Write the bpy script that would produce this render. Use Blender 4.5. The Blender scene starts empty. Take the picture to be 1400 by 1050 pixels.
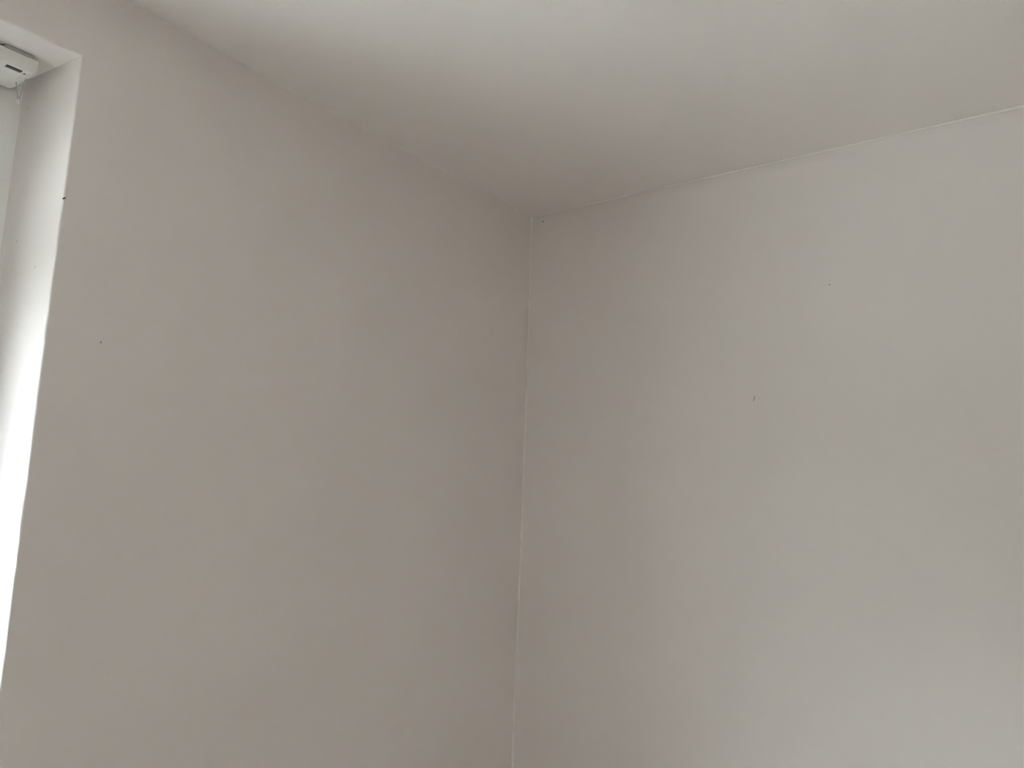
import bpy, bmesh, math, random
from mathutils import Vector, Matrix, noise

random.seed(7)
S = bpy.context.scene
COL = S.collection

# ------------------------------------------------------------------ camera
CAM = Vector((1.48633, -2.04718, 1.55))
R_ = Vector((0.80259106, 0.59535317, 0.03744595))
U_ = Vector((0.06369516, -0.14794274, 0.98694269))
F_ = Vector((-0.59311931, 0.78972625, 0.15665863))
cd = bpy.data.cameras.new('camera')
cd.sensor_width = 36.0
cd.lens = 1120.0 / 1400.0 * 36.0
cd.clip_start = 0.02
cam = bpy.data.objects.new('camera', cd)
COL.objects.link(cam)
M = Matrix.Identity(4)
for i in range(3):
    M[i][0] = R_[i]; M[i][1] = U_[i]; M[i][2] = -F_[i]; M[i][3] = CAM[i]
cam.matrix_world = M
S.camera = cam

# ------------------------------------------------------------------ overcast sky
SKY_STRENGTH = 6.0
SKY_COLOR = (0.905, 0.97, 1.04)
w = bpy.data.worlds.new('overcast_sky'); S.world = w; w.use_nodes = True
nt = w.node_tree; nt.nodes.clear()
tc = nt.nodes.new('ShaderNodeTexCoord')
sx = nt.nodes.new('ShaderNodeSeparateXYZ')
mr = nt.nodes.new('ShaderNodeMapRange')          # bright hazy overcast, a little darker towards the horizon
mr.inputs['From Min'].default_value = 0.0; mr.inputs['From Max'].default_value = 1.0
mr.inputs['To Min'].default_value = 0.45 * SKY_STRENGTH
mr.inputs['To Max'].default_value = 1.0 * SKY_STRENGTH
bg = nt.nodes.new('ShaderNodeBackground'); bg.inputs['Color'].default_value = (*SKY_COLOR, 1)
wo = nt.nodes.new('ShaderNodeOutputWorld')
nt.links.new(tc.outputs['Generated'], sx.inputs[0])
nt.links.new(sx.outputs['Z'], mr.inputs['Value'])
nt.links.new(mr.outputs['Result'], bg.inputs['Strength'])
nt.links.new(bg.outputs[0], wo.inputs['Surface'])

S.view_settings.view_transform = 'Standard'
S.view_settings.look = 'None'
S.view_settings.gamma = 1.0
S.view_settings.use_curve_mapping = False
S.view_settings.exposure = 2.62
S.cycles.max_bounces = 24
S.cycles.diffuse_bounces = 16

# ------------------------------------------------------------------ materials
def mat(name, color, rough=0.6, spec=0.3, mottle=0.0, mscale=3.0, bump=0.0, bscale=60.0, metallic=0.0):
    m = bpy.data.materials.new(name); m.use_nodes = True
    t = m.node_tree; b = t.nodes['Principled BSDF']
    b.inputs['Base Color'].default_value = (*color, 1)
    b.inputs['Roughness'].default_value = rough
    b.inputs['Specular IOR Level'].default_value = spec
    b.inputs['Metallic'].default_value = metallic
    if mottle or bump:
        co = t.nodes.new('ShaderNodeTexCoord')
    if mottle:
        n = t.nodes.new('ShaderNodeTexNoise'); n.inputs['Scale'].default_value = mscale
        n.inputs['Detail'].default_value = 5
        t.links.new(co.outputs['Object'], n.inputs['Vector'])
        r = t.nodes.new('ShaderNodeValToRGB')
        a, c = r.color_ramp.elements
        a.position = 0.3; c.position = 0.7
        a.color = (*[x * (1 - mottle) for x in color], 1)
        c.color = (*[min(1, x * (1 + mottle)) for x in color], 1)
        t.links.new(n.outputs['Fac'], r.inputs['Fac'])
        t.links.new(r.outputs['Color'], b.inputs['Base Color'])
    if bump:
        n2 = t.nodes.new('ShaderNodeTexNoise'); n2.inputs['Scale'].default_value = bscale
        n2.inputs['Detail'].default_value = 6
        t.links.new(co.outputs['Object'], n2.inputs['Vector'])
        bp = t.nodes.new('ShaderNodeBump'); bp.inputs['Strength'].default_value = bump
        bp.inputs['Distance'].default_value = 0.002
        t.links.new(n2.outputs['Fac'], bp.inputs['Height'])
        t.links.new(bp.outputs['Normal'], b.inputs['Normal'])
    return m

PAINT = (0.778, 0.738, 0.717)
M_WALL = mat('painted_plaster_wall', PAINT, 0.75, 0.2, 0.012, 2.2, 0.25, 45)
M_CEIL = mat('painted_plaster_ceiling', (0.795, 0.76, 0.739), 0.8, 0.2, 0.012, 1.8, 0.25, 40)
M_CAULK = mat('acrylic_filler', (0.80, 0.775, 0.755), 0.55, 0.35, 0.04, 40, 0.3, 120)
M_PVC = mat('white_pvc', (0.88, 0.885, 0.88), 0.3, 0.5, 0.01, 6)
M_RAIL = mat('white_rail_plastic', (0.82, 0.82, 0.80), 0.4, 0.45, 0.015, 20)
M_BRKT = mat('grey_bracket_plastic', (0.40, 0.40, 0.38), 0.45, 0.4, 0.03, 30)
M_DARK = mat('dark_slot_plastic', (0.035, 0.04, 0.035), 0.5, 0.3, 0.1, 60)
M_SLOT = mat('grey_slot_plastic', (0.16, 0.165, 0.155), 0.5, 0.3, 0.1, 60)
M_CORD = mat('white_cord', (0.58, 0.57, 0.54), 0.8, 0.1, 0.05, 300)
M_MARK = mat('dark_dirt', (0.06, 0.055, 0.05), 0.9, 0.1, 0.2, 300)
M_SCUFF = mat('grey_scuff', (0.40, 0.365, 0.345), 0.85, 0.1, 0.1, 300)
M_SHADE_SLAT = mat('added_shade_slats_grey', (0.30, 0.30, 0.29), 0.5, 0.4, 0.05, 10)
M_RUB = mat('black_rubber', (0.03, 0.03, 0.03), 0.6, 0.2, 0.1, 60)
M_METAL = mat('brushed_metal', (0.6, 0.6, 0.6), 0.3, 0.5, 0.03, 60, metallic=1.0)
M_STONE = mat('stone_sill', (0.62, 0.61, 0.58), 0.45, 0.4, 0.08, 25)
M_GROUND = mat('pale_terrace_concrete', (0.60, 0.585, 0.56), 0.95, 0.05, 0.15, 0.8)
M_ABSORBER = mat('bounce_absorber_soil', (0.05, 0.042, 0.033), 0.95, 0.05, 0.3, 8)
M_BLOCK_HEDGE = mat('light_block_hedge_leaves', (0.045, 0.055, 0.035), 0.8, 0.2, 0.6, 14)

def wood_mat():
    m = bpy.data.materials.new('oak_laminate'); m.use_nodes = True
    t = m.node_tree; b = t.nodes['Principled BSDF']
    co = t.nodes.new('ShaderNodeTexCoord'); mp = t.nodes.new('ShaderNodeMapping')
    mp.inputs['Scale'].default_value = (14, 1.2, 1)
    n = t.nodes.new('ShaderNodeTexNoise'); n.inputs['Scale'].default_value = 3; n.inputs['Detail'].default_value = 8
    r = t.nodes.new('ShaderNodeValToRGB')
    r.color_ramp.elements[0].position = 0.3; r.color_ramp.elements[1].position = 0.7
    r.color_ramp.elements[0].color = (0.47, 0.43, 0.385, 1)
    r.color_ramp.elements[1].color = (0.58, 0.54, 0.49, 1)
    t.links.new(co.outputs['Object'], mp.inputs['Vector']); t.links.new(mp.outputs[0], n.inputs['Vector'])
    t.links.new(n.outputs['Fac'], r.inputs['Fac']); t.links.new(r.outputs['Color'], b.inputs['Base Color'])
    b.inputs['Roughness'].default_value = 0.4
    return m
M_WOOD = wood_mat()

def glass_mat():
    m = bpy.data.materials.new('window_glass'); m.use_nodes = True
    t = m.node_tree; t.nodes.clear()
    o = t.nodes.new('ShaderNodeOutputMaterial'); mx = t.nodes.new('ShaderNodeMixShader')
    tr = t.nodes.new('ShaderNodeBsdfTransparent'); tr.inputs['Color'].default_value = (0.93, 0.95, 0.94, 1)
    gl = t.nodes.new('ShaderNodeBsdfGlossy'); gl.inputs['Roughness'].default_value = 0.0
    lw = t.nodes.new('ShaderNodeLayerWeight'); lw.inputs['Blend'].default_value = 0.5
    pw = t.nodes.new('ShaderNodeMath'); pw.operation = 'POWER'; pw.inputs[1].default_value = 5.0
    fr = t.nodes.new('ShaderNodeMath'); fr.operation = 'MULTIPLY_ADD'      # Schlick, the same from both sides
    fr.inputs[1].default_value = 0.96; fr.inputs[2].default_value = 0.04
    t.links.new(lw.outputs['Facing'], pw.inputs[0]); t.links.new(pw.outputs[0], fr.inputs[0])
    t.links.new(fr.outputs[0], mx.inputs[0]); t.links.new(tr.outputs[0], mx.inputs[1])
    t.links.new(gl.outputs[0], mx.inputs[2]); t.links.new(mx.outputs[0], o.inputs['Surface'])
    return m
M_GLASS = glass_mat()

# ------------------------------------------------------------------ helpers
def obj(name, bm, m, parent=None, smooth=False):
    bmesh.ops.recalc_face_normals(bm, faces=bm.faces)
    me = bpy.data.meshes.new(name); bm.to_mesh(me); bm.free()
    me.materials.append(m)
    if smooth:
        for p in me.polygons: p.use_smooth = True
    o = bpy.data.objects.new(name, me); COL.objects.link(o)
    if parent: o.parent = parent
    return o

def empty(name, loc=(0, 0, 0)):
    o = bpy.data.objects.new(name, None); COL.objects.link(o); o.location = loc
    o.empty_display_size = 0.05
    return o

def box(bm, x0, x1, y0, y1, z0, z1, bev=0.0, seg=2):
    r = bmesh.ops.create_cube(bm, size=1.0)
    vs = r['verts']
    for v in vs:
        v.co = Vector(((x0 + x1) / 2 + v.co.x * (x1 - x0), (y0 + y1) / 2 + v.co.y * (y1 - y0), (z0 + z1) / 2 + v.co.z * (z1 - z0)))
    if bev:
        es = list({e for v in vs for e in v.link_edges})
        bmesh.ops.bevel(bm, geom=es, offset=bev, segments=seg, profile=0.5, affect='EDGES')
    return bm

def tube(bm, pts, rad, n=8):
    rings = []
    for i, p in enumerate(pts):
        a = pts[max(i - 1, 0)]; b = pts[min(i + 1, len(pts) - 1)]
        t = (Vector(b) - Vector(a)).normalized()
        ref = Vector((0, 0, 1)) if abs(t.z) < 0.9 else Vector((1, 0, 0))
        s = t.cross(ref).normalized(); q = t.cross(s)
        rr = rad[i] if isinstance(rad, (list, tuple)) else rad
        rings.append([bm.verts.new(Vector(p) + (s * math.cos(k * 2 * math.pi / n) + q * math.sin(k * 2 * math.pi / n)) * rr) for k in range(n)])
    for i in range(len(rings) - 1):
        for k in range(n):
            bm.faces.new((rings[i][k], rings[i][(k + 1) % n], rings[i + 1][(k + 1) % n], rings[i + 1][k]))
    bm.faces.new(rings[0]); bm.faces.new(rings[-1])

def ring_frame(bm, x0, x1, ya, yb, za, zb, wdt, bev=0.004):
    """rectangular profile ring in the y/z plane"""
    o = [(ya, za), (yb, za), (yb, zb), (ya, zb)]
    i = [(ya + wdt, za + wdt), (yb - wdt, za + wdt), (yb - wdt, zb - wdt), (ya + wdt, zb - wdt)]
    V = {}
    for nm, lp in (('o', o), ('i', i)):
        for k, (y, z) in enumerate(lp):
            for s, x in ((0, x0), (1, x1)):
                V[nm, k, s] = bm.verts.new((x, y, z))
    for k in range(4):
        j = (k + 1) % 4
        bm.faces.new((V['o', k, 0], V['o', j, 0], V['i', j, 0], V['i', k, 0]))
        bm.faces.new((V['o', k, 1], V['i', k, 1], V['i', j, 1], V['o', j, 1]))
        bm.faces.new((V['o', k, 0], V['o', k, 1], V['o', j, 1], V['o', j, 0]))
        bm.faces.new((V['i', k, 0], V['i', j, 0], V['i', j, 1], V['i', k, 1]))
    if bev:
        bmesh.ops.recalc_face_normals(bm, faces=bm.faces)
        bmesh.ops.bevel(bm, geom=[e for e in bm.edges if e.calc_face_angle(0) > 0.5], offset=bev, segments=2, affect='EDGES')

# ------------------------------------------------------------------ room dimensions
H = 2.5                       # ceiling height at the corner
RX, RY = 3.3, -4.3            # room extends to x = RX and y = RY
T = 0.46                      # thickness of the outer (window) wall
WY1, WY0 = -1.420, -3.42      # window opening at the room face
WZ0, WZ1 = 0.88, 2.3495
SPLAY = math.tan(math.radians(5.0))
FRX = -0.180                  # room face of the window frame

def wall_x(y, z):             # slightly bowed plaster of the window wall
    return 0.0045 * math.exp(-(y / 0.35) ** 2) * math.sin(math.pi * min(max((z - 1.0) / 1.5, 0), 1)) \
        + 0.0012 * noise.noise(Vector((0.3, y * 2.1, z * 2.1)))
def back_y(x, z):
    return 0.0015 * noise.noise(Vector((x * 1.7, 4.2, z * 1.7)))
def ceil_z(x, y):             # the ceiling sags a little along the window wall
    return H - 0.0045 * math.exp(-(x / 0.5) ** 2) * math.exp(-((y + 0.85) / 0.45) ** 2) \
        + 0.0012 * noise.noise(Vector((x * 1.9, y * 1.9, 8.1)))

def steps(a, b, d):
    n = max(1, round(abs(b - a) / d))
    return [a + (b - a) * i / n for i in range(n + 1)]

# ---- wall_left: the window wall with its splayed recess
def build_wall_left():
    bm = bmesh.new()
    r = 0.0035
    ys = steps(RY, WY0 - r, 0.08) + steps(WY0 - r, WY1 + r, 0.03)[1:] + steps(WY1 + r, 0.004, 0.04)[1:]
    zs = steps(-0.02, WZ0 - r, 0.08) + steps(WZ0 - r, WZ1 + r, 0.02)[1:] + steps(WZ1 + r, H + 0.03, 0.03)[1:]
    iy0, iy1 = ys.index(WY0 - r), [i for i, v in enumerate(ys) if abs(v - (WY1 + r)) < 1e-9][0]
    iz0, iz1 = zs.index(WZ0 - r), [i for i, v in enumerate(zs) if abs(v - (WZ1 + r)) < 1e-9][0]
    def layer(fx):
        return [[bm.verts.new((fx(y, z), y, z)) for z in zs] for y in ys]
    A = layer(wall_x)
    B = layer(lambda y, z: -T)
    for L in (A, B):
        for i in range(len(ys) - 1):
            for j in range(len(zs) - 1):
                if iy0 <= i < iy1 and iz0 <= j < iz1: continue
                bm.faces.new((L[i][j], L[i + 1][j], L[i + 1][j + 1], L[i][j + 1]))
    for L in (A, B):           # drop the vertices inside the opening
        for i in range(iy0 + 1, iy1):
            for j in range(iz0 + 1, iz1):
                bm.verts.remove(L[i][j])
    loop = [(i, iz0) for i in range(iy0, iy1)] + [(iy1, j) for j in range(iz0, iz1)] + \
           [(i, iz1) for i in range(iy1, iy0, -1)] + [(iy0, j) for j in range(iz1, iz0, -1)]
    # cross-section of the reveal: (x, inset from the r-enlarged opening)
    prof = []
    for k in range(1, 5):
        a = k / 4 * math.pi / 2
        prof.append((-r + r * math.cos(a), r * math.sin(a)))
    for d in (0.03, 0.06, 0.09, 0.12, 0.14, 0.16):
        prof.append((-d, r + d * SPLAY))
    cove = 0.012               # plaster rounded onto the window frame
    for k in range(1, 6):
        a = k / 5 * math.pi / 2
        prof.append((-0.16 - (-FRX - 0.16 + 0.002) * math.sin(a), r + 0.16 * SPLAY + cove * (1 - math.cos(a))))
    prof.append((FRX - 0.02, r + 0.16 * SPLAY + cove))
    prof.append((-T, r + 0.16 * SPLAY + cove))
    ya, yb, za, zb = WY0 - r, WY1 + r, WZ0 - r, WZ1 + r
    prev = [A[i][j] for i, j in loop]
    for kk, (px, ins) in enumerate(prof):
        last = kk == len(prof) - 1
        cur = []
        for n_, (i, j) in enumerate(loop):
            if last:
                cur.append(B[i][j]); continue
            y, z = ys[i], zs[j]
            fy = (y - ya) / (yb - ya); fz = (z - za) / (zb - za)
            hin = min(ins, r)         # the head is not splayed
            yy = (ya + ins) + fy * (yb - ya - 2 * ins)
            zz = (za + hin) + fz * (zb - za - 2 * hin)
            wv = 0.0011 * noise.noise(Vector((px * 9, yy * 13, zz * 13))) + 0.0007 * noise.noise(Vector((px * 30, yy * 45, zz * 45)))
            cur.append(bm.verts.new((px + wall_x(y, z) * max(0, 1 + px / 0.05) + (wv if px > -0.02 else 0), yy + (wv if j not in (iz0, iz1) else 0), zz + (wv if j in (iz0, iz1) else 0))))
        for k in range(len(loop)):
            l2 = (k + 1) % len(loop)
            bm.faces.new((prev[k], prev[l2], cur[l2], cur[k]))
        prev = cur
    # outer rim
    def strip(pa, pb):
        for k in range(len(pa) - 1): bm.faces.new((pa[k], pa[k + 1], pb[k + 1], pb[k]))
    strip(A[0], B[0]); strip(A[-1], B[-1])
    strip([c[0] for c in A], [c[0] for c in B]); strip([c[-1] for c in A], [c[-1] for c in B])
    o = obj('wall_left', bm, M_WALL, smooth=False)
    me = o.data
    for p in me.polygons: p.use_smooth = True
    # keep the reveal's corners crisp
    ob = bmesh.new(); ob.from_mesh(me)
    for e in ob.edges:
        if e.calc_face_angle(0) > 0.6: e.smooth = False
    ob.to_mesh(me); ob.free()
    o['kind'] = 'structure'
    return o
wall_left = build_wall_left()

# ---- wall_back: the wall to the right of the corner
def slab(name, us, vs, fa, fb, m):
    bm = bmesh.new()
    A = [[bm.verts.new(fa(u, v)) for v in vs] for u in us]
    B = [[bm.verts.new(fb(u, v)) for v in vs] for u in us]
    for L in (A, B):
        for i in range(len(us) - 1):
            for j in range(len(vs) - 1):
                bm.faces.new((L[i][j], L[i + 1][j], L[i + 1][j + 1], L[i][j + 1]))
    def strip(pa, pb):
        for k in range(len(pa) - 1): bm.faces.new((pa[k], pa[k + 1], pb[k + 1], pb[k]))
    strip(A[0], B[0]); strip(A[-1], B[-1])
    strip([c[0] for c in A], [c[0] for c in B]); strip([c[-1] for c in A], [c[-1] for c in B])
    o = obj(name, bm, m)
    o['kind'] = 'structure'
    return o
gx = steps(-T, 0, 0.1) + steps(0, RX, 0.06)[1:]
gz = steps(-0.02, H + 0.03, 0.06)
gy = steps(RY, 0, 0.06)
wall_back = slab('wall_back', gx, gz, lambda u, v: (u, back_y(u, v), v), lambda u, v: (u, 0.15, v), M_WALL)
wall_right = slab('wall_right', steps(RY - T, 0.15, 0.3), gz, lambda u, v: (RX, u, v), lambda u, v: (RX + T, u, v), M_WALL)
wall_front = slab('wall_front', steps(-T, RX, 0.3), gz, lambda u, v: (u, RY, v), lambda u, v: (u, RY - T, v), M_WALL)
ceiling = slab('ceiling', steps(-T, 0, 0.1) + steps(0, RX + T, 0.05)[1:], steps(RY - T, 0.15, 0.05),
               lambda u, v: (u, v, ceil_z(u, v) if u > -0.05 else H), lambda u, v: (u, v, H + 0.2), M_CEIL)
for o in (wall_back, ceiling):
    for p in o.data.polygons: p.use_smooth = abs(p.normal.z) > 0.9 if o is ceiling else abs(p.normal.y) > 0.9

# ---- floor with laminate boards
bm = bmesh.new(); box(bm, -T, RX + T, RY - T, 0.15, -0.41, -0.012)
floor = obj('floor', bm, M_WOOD); floor['kind'] = 'structure'
proto = None
bw, bl = 0.193, 1.28
row = 0
xx = 0.0
meshes = {}
while xx < RX - 1e-6:
    w_ = min(bw, RX - xx)
    y = RY - (row % 3) * bl / 3
    while y < 0:
        y0, y1 = max(y, RY), min(y + bl, 0.0)
        if y1 - y0 > 0.02:
            key = (round(w_, 4), round(y1 - y0, 4))
            if key not in meshes:
                bm = bmesh.new(); box(bm, 0.0006, w_ - 0.0006, 0.0006, y1 - y0 - 0.0006, -0.014, 0, 0.001, 1)
                o = obj('floor_board', bm, M_WOOD, floor); meshes[key] = o.data
            else:
                o = bpy.data.objects.new('floor_board', meshes[key]); COL.objects.link(o); o.parent = floor
            o.location = (xx, y0, 0)
        y += bl
    xx += bw; row += 1

# ---- baseboards
def baseboard(name, x0, x1, y0, y1):
    bm = bmesh.new(); box(bm, x0, x1, y0, y1, 0.0, 0.06, 0.003, 2)
    o = obj(name, bm, M_PVC); o['kind'] = 'structure'
baseboard('baseboard_left', 0.0, 0.016, RY + 0.016, -0.016)
baseboard('baseboard_back', 0.0, RX, -0.016, 0.0)
baseboard('baseboard_right', RX - 0.016, RX, RY + 0.016, -0.016)
baseboard('baseboard_front', 0.0, RX, RY, RY + 0.016)

# ---- filler beads painted into the three corners
def bead(name, pts, dirs, rad, seed):
    """irregular convex filler bead; dirs: the two wall directions away from the corner"""
    bm = bmesh.new(); rnd = random.Random(seed); rows = []
    d1, d2 = Vector(dirs[0]), Vector(dirs[1])
    for i, p in enumerate(pts):
        ra = rad[0] * (1 + 0.35 * noise.noise(Vector((i * 0.23, seed, 1)))) ; rb = rad[1] * (1 + 0.35 * noise.noise(Vector((i * 0.21, seed, 7))))
        p = Vector(p)
        prof = [p - d1 * 0.004 - d2 * 0.004, p + d1 * ra - d2 * 0.003, p + d1 * ra * 0.62 + d2 * rb * 0.40,
                p + d1 * ra * 0.40 + d2 * rb * 0.62, p + d2 * rb - d1 * 0.003]
        rows.append([bm.verts.new(q) for q in prof])
    for i in range(len(rows) - 1):
        for k in range(5):
            bm.faces.new((rows[i][k], rows[i][(k + 1) % 5], rows[i + 1][(k + 1) % 5], rows[i + 1][k]))
    bm.faces.new(rows[0]); bm.faces.new(rows[-1])
    o = obj(name, bm, M_CAULK, smooth=True); o['kind'] = 'structure'
    return o
bead('trim_1', [(wall_x(0, z), back_y(0, z), z) for z in steps(0.06, H, 0.03)], ((1, 0, 0), (0, -1, 0)), (0.008, 0.003), 3)
bead('trim_2', [(wall_x(y, H), y, ceil_z(0, y)) for y in steps(-2.4, 0, 0.03)], ((1, 0, 0), (0, 0, -1)), (0.002, 0.005), 5)
bead('trim_3', [(x, back_y(x, H), ceil_z(x, 0)) for x in steps(0, RX, 0.03)], ((0, -1, 0), (0, 0, -1)), (0.002, 0.005), 9)

# ------------------------------------------------------------------ window
def build_window(name, iy0, iy1, iz0, iz1, leaves, sill, place):
    """casement window built in the frame of the left wall, then moved by place"""
    base = Vector((FRX, (iy0 + iy1) / 2, iz0))
    win = empty(name); win['kind'] = 'structure'
    win.matrix_world = place @ Matrix.Translation(base)
    def wpart(nm, bm, m, parent=win):
        o = obj(nm, bm, m)
        o.data.transform(Matrix.Translation(-base))
        o.parent = parent
        return o
    bm = bmesh.new(); ring_frame(bm, FRX - 0.07, FRX, iy0 - 0.002, iy1 + 0.002, iz0 - 0.002, iz1 + 0.002, 0.07, 0.004)
    wpart('window_frame', bm, M_PVC)
    ymid = (iy0 + iy1) / 2
    if leaves == 2:
        for k in range(7):       # added slats, shaped like an outer roller shutter, to dim the upper recess
            bm = bmesh.new(); zt = iz1 - k * 0.05
            box(bm, FRX - 0.105, FRX - 0.092, iy0 + 0.001, iy1 - 0.001, zt - 0.051, zt - 0.001, 0.004)
            wpart('added_shade_slat', bm, M_SHADE_SLAT)
        bm = bmesh.new(); box(bm, FRX - 0.07, FRX, ymid - 0.03, ymid + 0.03, iz0 + 0.069, iz1 - 0.069, 0.003)
        wpart('mullion', bm, M_PVC)
        spans = ((iy0 + 0.058, ymid - 0.018), (ymid + 0.018, iy1 - 0.058))
    else:
        spans = ((iy0 + 0.058, iy1 - 0.058),)
    for a, b in spans:
        bm = bmesh.new(); ring_frame(bm, FRX - 0.05, FRX + 0.018, a, b, iz0 + 0.058, iz1 - 0.058, 0.08, 0.006)
        s = wpart('sash', bm, M_PVC)
        bm = bmesh.new(); ring_frame(bm, FRX - 0.028, FRX + 0.004, a + 0.077, b - 0.077, iz0 + 0.135, iz1 - 0.135, 0.008, 0.001)
        wpart('gasket', bm, M_RUB, s)
        bm = bmesh.new(); box(bm, FRX - 0.020, FRX - 0.016, a + 0.079, b - 0.079, iz0 + 0.137, iz1 - 0.137)
        wpart('pane', bm, M_GLASS, s)
        if b > ymid:
            bm = bmesh.new(); hz = (iz0 + iz1) / 2; hy = a + 0.037
            box(bm, FRX + 0.016, FRX + 0.027, hy - 0.014, hy + 0.014, hz - 0.035, hz + 0.035, 0.003)
            tube(bm, [(FRX + 0.02, hy, hz), (FRX + 0.06, hy, hz)], 0.008, 12)
            box(bm, FRX + 0.052, FRX + 0.068, hy - 0.009, hy + 0.009, hz - 0.12, hz + 0.012, 0.004)
            wpart('handle', bm, M_METAL, s)
    bm = bmesh.new(); box(bm, FRX - 0.005, 0.045 if sill else 0.0, iy0 - 0.004, iy1 + 0.004, iz0 - 0.001, iz0 + 0.018, 0.004)
    wpart('window_sill' if sill else 'threshold', bm, M_STONE)
    bm = bmesh.new(); box(bm, -T - 0.04, FRX - 0.06, iy0 - 0.002, iy1 + 0.002, iz0 - 0.002, iz0 + 0.012, 0.002)
    wpart('outer_sill', bm, M_METAL)
build_window('window_1', WY0 - FRX * SPLAY, WY1 + FRX * SPLAY, WZ0, WZ1, 2, True, Matrix.Identity(4))
# ---- outdoors: paved ground below the overcast sky
bm = bmesh.new(); box(bm, -60, 60, -60, 60, -0.6, -0.4)
g = obj('ground', bm, M_GROUND); g['kind'] = 'structure'
bm = bmesh.new()                # added unseen strip of dark soil, cuts ground bounce onto ceiling and recess
us = steps(-1.9, -T - 0.02, 0.1); vs_ = steps(-14, 8, 0.2)
G = [[bm.verts.new((u, v, -0.36 + 0.05 * noise.noise(Vector((u * 3, v * 3, 0))) - (0.06 if u in (us[0], us[-1]) else 0))) for v in vs_] for u in us]
for i in range(len(us) - 1):
    for j in range(len(vs_) - 1):
        bm.faces.new((G[i][j], G[i + 1][j], G[i + 1][j + 1], G[i][j + 1]))
pb = obj('added_bounce_absorber', bm, M_ABSORBER); pb['kind'] = 'structure'
bm = bmesh.new()                # added unseen hedge across from the window, blocks low light on the recess
HX, HZ = -5.5, 2.9
ss = steps(-26, 26, 0.25); prof_n = 18
rows = []
for y in ss:
    rr = []
    for k in range(prof_n + 1):
        t = k / prof_n
        if t < 0.45: px, pz = HX, -0.41 + (HZ + 0.41) * t / 0.45
        elif t < 0.55: px, pz = HX - 1.1 * (t - 0.45) / 0.1, HZ
        else: px, pz = HX - 1.1, HZ - (HZ + 0.41) * (t - 0.55) / 0.45
        d = 0.12 * noise.noise(Vector((px * 2, y * 2.3, pz * 2.3))) + 0.06 * noise.noise(Vector((px * 7, y * 7, pz * 7)))
        rr.append(bm.verts.new((px + d, y, pz + (d if 0.4 < t < 0.6 else 0))))
    rows.append(rr)
for i in range(len(rows) - 1):
    for k in range(prof_n):
        bm.faces.new((rows[i][k], rows[i + 1][k], rows[i + 1][k + 1], rows[i][k + 1]))
hd = obj('added_light_block_hedge', bm, M_BLOCK_HEDGE); hd['kind'] = 'structure'

# ------------------------------------------------------------------ blind headrail in the window recess
RXF, RXB = -0.075, -0.172      # front and back
RYE, RYS = -1.461, -3.365      # far and near end
RZ0, RZ1 = 2.313, 2.342
rail = empty('blind_headrail', (-0.13, (RYE + RYS) / 2, RZ0))
rail['label'] = 'white plastic blind headrail fixed under the top of the window recess'
rail['category'] = 'blind rail'
def rpart(name, bm, m, parent=rail, smooth=False):
    o = obj(name, bm, m, smooth=smooth)
    o.data.transform(Matrix.Translation(-Vector(rail.location)))
    o.parent = parent
    return o
def prism_y(bm, prof, y0, y1):
    a = [bm.verts.new((x, y0, z)) for x, z in prof]; b = [bm.verts.new((x, y1, z)) for x, z in prof]
    n = len(prof)
    for k in range(n): bm.faces.new((a[k], a[(k + 1) % n], b[(k + 1) % n], b[k]))
    bm.faces.new(a); bm.faces.new(b)
# body: box profile with a rounded lower front lip
prof = [(RXF, RZ1), (RXF, RZ0 + 0.003), (RXF - 0.001, RZ0 + 0.001), (RXF - 0.003, RZ0), (RXB + 0.003, RZ0), (RXB, RZ0 + 0.003), (RXB, RZ1)]
bm = bmesh.new(); prism_y(bm, prof, RYS + 0.016, RYE - 0.016)
rpart('body', bm, M_RAIL)
def end_cap(ya, yb):           # chamfered cap, ya inner, yb outer
    bm = bmesh.new()
    outer = yb
    s = 1 if yb > ya else -1
    pr = [(RXF + 0.0006, RZ1), (RXF + 0.0006, RZ0 + 0.003), (RXF - 0.003, RZ0 - 0.0006), (RXB + 0.003, RZ0 - 0.0006), (RXB - 0.0006, RZ0 + 0.003), (RXB - 0.0006, RZ1)]
    def shrink(pr, dz): return [(x, max(z, RZ0 + dz)) for x, z in pr]
    lay = [(ya, 0), (yb - s * 0.009, 0), (yb - s * 0.003, 0.003), (yb, 0.008)]
    R = []
    for y, dz in lay:
        q = pr if dz == 0 else [(x, z if z > RZ0 + 0.02 else z + dz) for x, z in pr]
        R.append([bm.verts.new((x, y, z)) for x, z in q])
    n = len(pr)
    for i in range(len(R) - 1):
        for k in range(n): bm.faces.new((R[i][k], R[i][(k + 1) % n], R[i + 1][(k + 1) % n], R[i + 1][k]))
    bm.faces.new(R[0]); bm.faces.new(R[-1])
    return bm
rpart('end_cap', end_cap(RYE - 0.0165, RYE), M_RAIL)
rpart('end_cap', end_cap(RYS + 0.0165, RYS), M_RAIL)
# mounting brackets between rail and recess head
def bracket(y0, y1):
    bm = bmesh.new()
    box(bm, RXB + 0.02, RXF - 0.004, y0, y1, RZ1 - 0.001, WZ1 + 0.001, 0.001, 1)
    o = rpart('mounting_bracket', bm, M_BRKT)
    bm = bmesh.new()
    box(bm, RXF - 0.005, RXF + 0.0012, y0 + 0.002, y1 - 0.003, RZ1 - 0.0005, WZ1 - 0.001, 0.0012, 2)
    rpart('bracket_clip', bm, M_BRKT, o)
bracket(-1.520, -1.467); bracket(-2.44, -2.387); bracket(-3.35, -3.297)
bm = bmesh.new(); box(bm, RXF - 0.004, RXF + 0.0005, -1.60, -1.531, RZ1 - 0.0008, RZ1 + 0.0012, 0.0004, 1)
rpart('seam_lip', bm, M_BRKT)
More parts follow.
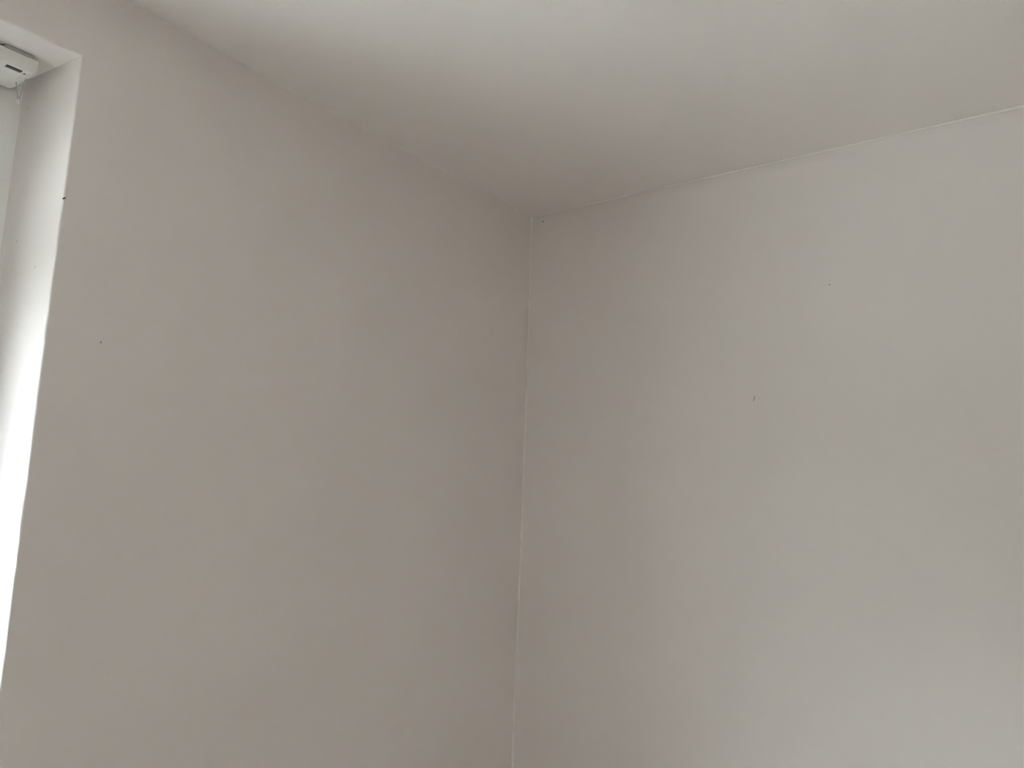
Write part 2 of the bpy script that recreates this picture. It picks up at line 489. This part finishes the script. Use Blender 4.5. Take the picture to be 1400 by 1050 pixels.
# cord slot in the underside near the far end: dark channel with a grey inner lip
bm = bmesh.new(); box(bm, RXF - 0.0125, RXF - 0.0025, -1.510, -1.4835, RZ0 - 0.0008, RZ0 + 0.004, 0.0003, 1)
sl = rpart('cord_slot', bm, M_DARK)
bm = bmesh.new(); box(bm, RXF - 0.0125, RXF - 0.0068, -1.5098, -1.4850, RZ0 - 0.0012, RZ0 + 0.003, 0.0003, 1)
rpart('slot_lip', bm, M_SLOT, sl)
bm = bmesh.new(); tube(bm, [(RXF - 0.0105, -1.4775, RZ0 + 0.002), (RXF - 0.0105, -1.4775, RZ0 - 0.0008)], 0.0022, 10)
rpart('screw', bm, M_SLOT)
# the two pull cords meeting in a small bead
BY = -1.4735; top1 = Vector((-0.099, -1.469, RZ0 + 0.002)); top2 = Vector((-0.131, BY, RZ0 + 0.002)); bd = Vector((-0.1065, BY, 2.266))
for tp, off in ((top1, 0.0015), (top2, -0.0015)):
    bm = bmesh.new(); e = bd + Vector((off, 0, 0.002))
    pts = [tp.lerp(e, t) + Vector((0, 0, -0.001 * math.sin(math.pi * t))) for t in (0, .25, .5, .75, 1)]
    tube(bm, pts, 0.0009, 6); rpart('cord', bm, M_CORD, smooth=True)
bm = bmesh.new(); bmesh.ops.create_uvsphere(bm, u_segments=14, v_segments=10, radius=0.0042)
for v in bm.verts: v.co = Vector((v.co.x, v.co.y, v.co.z * 1.25)) + bd
rpart('cord_bead', bm, M_RAIL, smooth=True)

# ------------------------------------------------------------------ small marks in the plaster
def speck(name, loc, size, normal, m, parent, rot=0.0, seed=0):
    """tiny flattened irregular chip lying on a surface; size = (long, short, thick)"""
    bm = bmesh.new(); bmesh.ops.create_icosphere(bm, subdivisions=2, radius=1.0)
    n = Vector(normal).normalized(); up = Vector((0, 0, 1)) if abs(n.z) < 0.9 else Vector((0, 1, 0))
    a = up.cross(n).normalized(); b = n.cross(a)
    l = (b * math.cos(rot) + a * math.sin(rot)); s = n.cross(l)
    for v in bm.verts:
        k = 1 + 0.35 * noise.noise(v.co * 1.4 + Vector((seed, 0, 0)))
        c = v.co * k
        v.co = Vector(loc) + l * c.x * size[0] + s * c.y * size[1] + n * c.z * size[2]
    return obj(name, bm, m, parent, smooth=True)
def jy(x): return WY1 + x * SPLAY
X, Yn = (1, 0, 0), (0, -1, 0)
speck('plaster_nick', (0.0008, -1.4185, 2.0755), (0.0032, 0.0016, 0.0012), (0.8, -0.6, 0), M_MARK, wall_left, 1.0, 1)
speck('plaster_nick', (wall_x(-1.3232, 1.8317), -1.3232, 1.8317), (0.0022, 0.0016, 0.0005), X, M_SCUFF, wall_left, 0.3, 2)
speck('plaster_nick', (-0.0624, jy(-0.0624) + 0.0002, 1.9564), (0.002, 0.0012, 0.0005), Yn, M_SCUFF, wall_left, 0.8, 3)
speck('plaster_nick', (-0.138, jy(-0.138) + 0.0002, 2.0156), (0.0045, 0.0012, 0.0005), Yn, M_SCUFF, wall_left, 0.0, 4)
speck('plaster_nick', (-0.168, jy(-0.168) + 0.0002, 2.288), (0.004, 0.0012, 0.0005), Yn, M_SCUFF, wall_left, 0.6, 5)
speck('plaster_nick', (0.7314, back_y(0.7314, 1.8673), 1.8673), (0.0085, 0.0013, 0.0009), Yn, M_SCUFF, wall_back, 0.25, 6)
speck('plaster_nick', (0.9260, back_y(0.926, 2.1443), 2.1443), (0.0017, 0.0015, 0.0006), Yn, M_MARK, wall_back, 0.0, 7)
speck('plaster_nick', (0.048, back_y(0.048, 2.473), 2.4745), (0.004, 0.003, 0.0008), Yn, M_SCUFF, wall_back, 0.0, 8)
